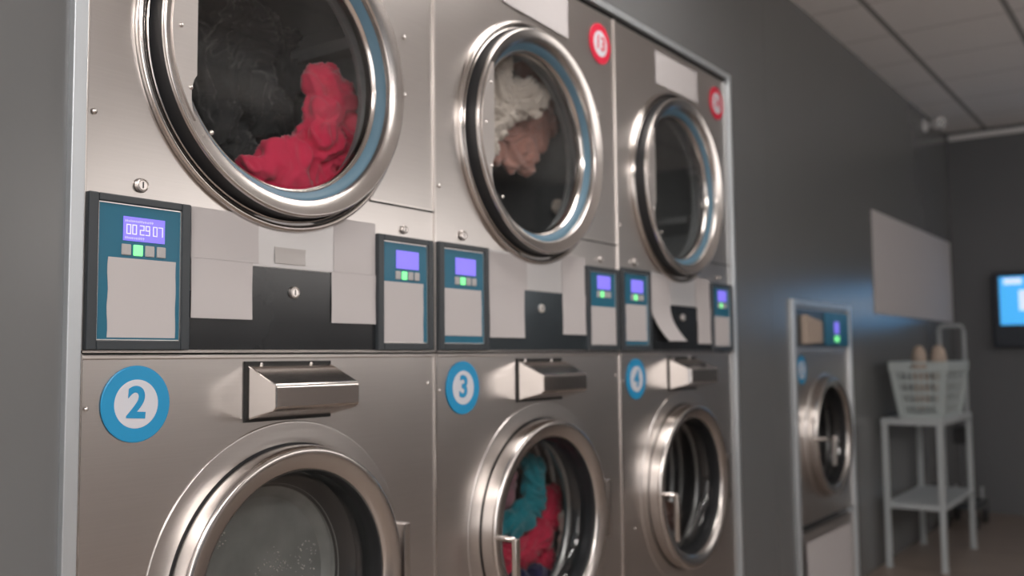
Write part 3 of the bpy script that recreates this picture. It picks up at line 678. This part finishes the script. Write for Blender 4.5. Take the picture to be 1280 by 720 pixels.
garment('garment', F['navy'], B3([(1.334, -0.582, 0.032), (1.255, -0.581, 0.031), (1.402, -0.601, 0.023)]), 0.110,
        'navy garment at the bottom of washer 3', 'laundry', gl, HZ, seed=10, amp=.008, weld=8)
garment('garment', F['brown'], B3([(2.066, -0.593, 0.051), (2.141, -0.565, 0.043), (2.161, -0.527, 0.034), (2.095, -0.526, 0.038), (1.999, -0.574, 0.043)]), 0.150,
        'brown garment in the drum of washer 4', 'laundry', gl, HZ, seed=11)
garment('garment', F['white'], B3([(3.45, -.52, .05), (3.52, -.53, .05), (3.50, -.47, .03)]), .20, 'pale cloth in the drum of the single washer', 'laundry', gl, HZ, seed=12, vox=.007)

# ------------------------------------------------------------------ laundry stand, basket, trolley
def square_tube(bm, a, b, s):
    a, b = Vector(a), Vector(b)
    x0, x1 = sorted((a.x, b.x)); y0, y1 = sorted((a.y, b.y)); z0, z1 = sorted((a.z, b.z))
    h = s / 2; box(bm, x0 - h, x1 + h, y0 - h, y1 + h, z0 - (h if z0 == z1 else 0), z1 + (h if z0 == z1 else 0))
st = empty('laundry_stand', (4.165, -0.17, 0), 'narrow grey metal stand with a low shelf under the laundry basket', 'stand')
lx, ly, hz, sz = 0.70, 0.126, 0.705, 0.30
for sx in (0, lx):
    for sy in (-ly, ly):
        bm = bmesh.new(); square_tube(bm, (sx, sy, 0.006), (sx, sy, hz - .015), 0.0262); box(bm, sx - .016, sx + .016, sy - .016, sy + .016, 0.0, 0.012); link('leg', bm, 'stand', st, bevel=0.002)
bm = bmesh.new()
for a, b_ in (((0, -ly, hz), (lx, -ly, hz)), ((0, ly, hz), (lx, ly, hz)), ((0, -ly + .031, hz), (0, ly - .031, hz)), ((lx, -ly + .031, hz), (lx, ly - .031, hz))): square_tube(bm, a, b_, 0.03)
link('top_frame', bm, 'stand', st, bevel=0.002)
bm = bmesh.new()
for a, b_ in (((0, -ly, sz), (lx, -ly, sz)), ((0, ly, sz), (lx, ly, sz)), ((0, -ly + .027, sz), (0, ly - .027, sz)), ((lx, -ly + .027, sz), (lx, ly - .027, sz))): square_tube(bm, a, b_, 0.026)
link('shelf_frame', bm, 'stand', st, bevel=0.002)
link('shelf', BX(0, lx, -ly, ly, sz + .002, sz + .010), 'stand', st)

# laundry basket: tapered lattice walls
bk = empty('laundry_basket', (4.43, -0.205, 0.7215), 'pale grey plastic laundry basket standing on the metal stand', 'basket')
def bpt(u, v, side, L=0.26, Wd=0.125, hh=0.272):
    """u along the wall -1..1, v up 0..1"""
    k = 0.72 + 0.28 * v; l, w = L * (0.80 + 0.20 * v), Wd * k
    return {'xm': Vector((-l, u * w, v * hh)), 'xp': Vector((l, u * w, v * hh)), 'ym': Vector((u * l, -w, v * hh)), 'yp': Vector((u * l, w, v * hh))}[side]
def bar(bm, p, q, nrm, wd, th):
    t = (q - p).normalized(); s = t.cross(nrm).normalized() * wd / 2; n = nrm * th
    V = [bm.verts.new(x) for x in (p - s, p + s, q + s, q - s, p - s + n, p + s + n, q + s + n, q - s + n)]
    for f in ((0, 1, 2, 3), (7, 6, 5, 4), (0, 4, 5, 1), (1, 5, 6, 2), (2, 6, 7, 3), (3, 7, 4, 0)): bm.faces.new([V[i] for i in f])
bm = bmesh.new()
nr = {'xm': Vector((-1, 0, 0)), 'xp': Vector((1, 0, 0)), 'ym': Vector((0, -1, 0)), 'yp': Vector((0, 1, 0))}
for sd in ('xm', 'xp', 'ym', 'yp'):
    cols = 8 if sd[0] == 'x' else 13
    for i in range(cols + 1):
        u = -0.92 + 1.84 * i / cols; bar(bm, bpt(u, 0.02, sd), bpt(u, 0.84, sd), nr[sd], 0.0095, 0.0025)
    for v in (0.05, 0.25, 0.45, 0.65, 0.84): bar(bm, bpt(-1, v, sd), bpt(1, v, sd), nr[sd], 0.014, 0.003)
    for u in (-1, 1): bar(bm, bpt(u * .96, 0.0, sd), bpt(u * .96, 1, sd), nr[sd], 0.034, 0.003)
    bar(bm, bpt(-1, 0.02, sd), bpt(1, 0.02, sd), nr[sd], 0.02, 0.003)
link('basket_wall', bm, 'basket', bk)
bm = bmesh.new()
for sd in ('xm', 'xp', 'ym', 'yp'):
    if sd[0] == 'x':
        for a, b_ in ((-1.05, -.34), (.34, 1.05)): bar(bm, bpt(a, 0.93, sd), bpt(b_, 0.93, sd), nr[sd], 0.040, 0.008)
        bar(bm, bpt(-1.05, 0.985, sd), bpt(1.05, 0.985, sd), nr[sd], 0.012, 0.014); bar(bm, bpt(-1.0, 0.865, sd), bpt(1.0, 0.865, sd), nr[sd], 0.012, 0.006)
    else: bar(bm, bpt(-1.03, 0.93, sd), bpt(1.03, 0.93, sd), nr[sd], 0.046, 0.012)
link('rim', bm, 'basket', bk, bevel=0.002)
link('basket_floor', BX(-.208, .208, -.09, .09, 0, 0.004), 'basket', bk)
garment('folded_towel', 'beige', [((4.40, -0.005), .034), ((4.40, -.03), .045), ((4.41, -.08), .05), ((4.41, -.14), .05), ((4.41, -.20), .05), ((4.41, -.25), .05)], -.165, 'beige towel roll sticking up in the laundry basket, nearer the wall', 'towel', 'beige towels in the basket', HZ, seed=14, vox=.008, amp=.005)
garment('folded_towel', 'beige', [((4.43, -0.01), .040), ((4.43, -.04), .048), ((4.43, -.09), .045), ((4.43, -.15), .042), ((4.43, -.20), .04), ((4.43, -.25), .04)], -.250, 'beige towel roll sticking up in the laundry basket, nearer the room', 'towel', 'beige towels in the basket', HZ, seed=15, vox=.008, amp=.005)

tr = empty('laundry_trolley', (5.42, -0.12, 0), 'dark wheeled laundry trolley with upright chrome handle behind the stand', 'trolley')
bm = bmesh.new(); tube(bm, [(0, .068, .15), (0, .068, 1.17), (0, .062, 1.19), (0, .05, 1.20), (0, -.05, 1.20), (0, -.062, 1.19), (0, -.068, 1.17), (0, -.068, .15)], 0.011, 12); link('push_handle', bm, 'stand', tr, smooth=50)
bm = bmesh.new(); box(bm, 0, .34, -.10, .08, .12, .15); link('base_tray', bm, 'graphite', tr, bevel=.004)
for sx in (.02, .32):
    for sy in (-.09, .07):
        bm = bmesh.new(); lathe(bm, [(0, -.012), (.035, -.012), (.04, -.006), (.04, .006), (.035, .012), (0, .012)], 0, 0, 24)
        for v in bm.verts: v.co += Vector((sx, sy, .04))
        box(bm, sx - .012, sx + .012, sy - .018, sy - .013, .04, .12); box(bm, sx - .012, sx + .012, sy + .013, sy + .018, .04, .12)
        link('caster', bm, 'rubber', tr, smooth=40)
bm = bmesh.new(); box(bm, .0, .12, -.075, .02, .50, .60); link('hanging_bin', bm, 'rubber', tr, bevel=.01)
bm = bmesh.new()
for sx in (.29,):
    for sy in (-.08, .066): tube(bm, [(sx, sy, .15), (sx, sy, .22)], .008, 8)
link('rear_post', bm, 'stand', tr, smooth=50)

# ------------------------------------------------------------------ payment screen on the back wall
pt = empty('payment_terminal', (XB - .002, -0.55, H), 'dark wall terminal with lit blue screen at the right edge', 'terminal')
link('housing', BX(-0.07, 0, -.72, .31, 0.02, 0.505), 'navy', pt, bevel=.012)
link('screen', BX(-0.074, -0.066, -.67, .262, 0.165, 0.475), 'screen', pt)
bm = bmesh.new(); box(bm, -0.077, -0.073, .13, .235, .425, .462); box(bm, -0.077, -0.073, -.02, .15, .255, .385); box(bm, -0.077, -0.073, -.25, -.08, .255, .385); box(bm, -0.077, -0.073, -.50, -.31, .255, .385)
link('screen_tile', bm, 'screen_white', pt)

# ------------------------------------------------------------------ conduit and security camera
bm = bmesh.new(); box(bm, XB - .03, XB, -1.9, -0.012, H + 1.418, H + 1.450)
cd = link('cable_conduit', bm, 'white_plastic', None, bevel=.003); tag(cd, 'long white cable conduit running across the dark back wall', 'conduit')
sc = empty('security_camera', (5.5, 0, H + 1.40), 'small white security camera on the long wall under the ceiling', 'security camera')
bm = bmesh.new(); lathe(bm, smoothprof([(0, -.022), (.03, -.020), (.036, -.010), (.038, 0)], 3), 0, 0, 32); link('mount', bm, 'white_plastic', sc, smooth=50)
bm = bmesh.new(); tube(bm, [(0, -.018, 0), (0, -.05, .0)], .012, 12); link('arm', bm, 'white_plastic', sc, smooth=50)
bm = bmesh.new(); lathe(bm, smoothprof([(0, 0.045), (.02, .043), (.034, .030), (.036, 0), (.036, -.040), (.034, -.046)], 4) + [(.030, -.046), (.028, -.040)], 0, 0, 32)
bd = link('camera_body', bm, 'white_plastic', sc, smooth=50); bd.location = (-.005, -.082, .005); bd.rotation_euler = (math.radians(12), 0, math.radians(-58))
bm = bmesh.new(); lathe(bm, [(0, -.0435), (.030, -.0435), (.030, -.038), (0, -.038)], 0, 0, 32); link('lens', bm, 'lens', bd)
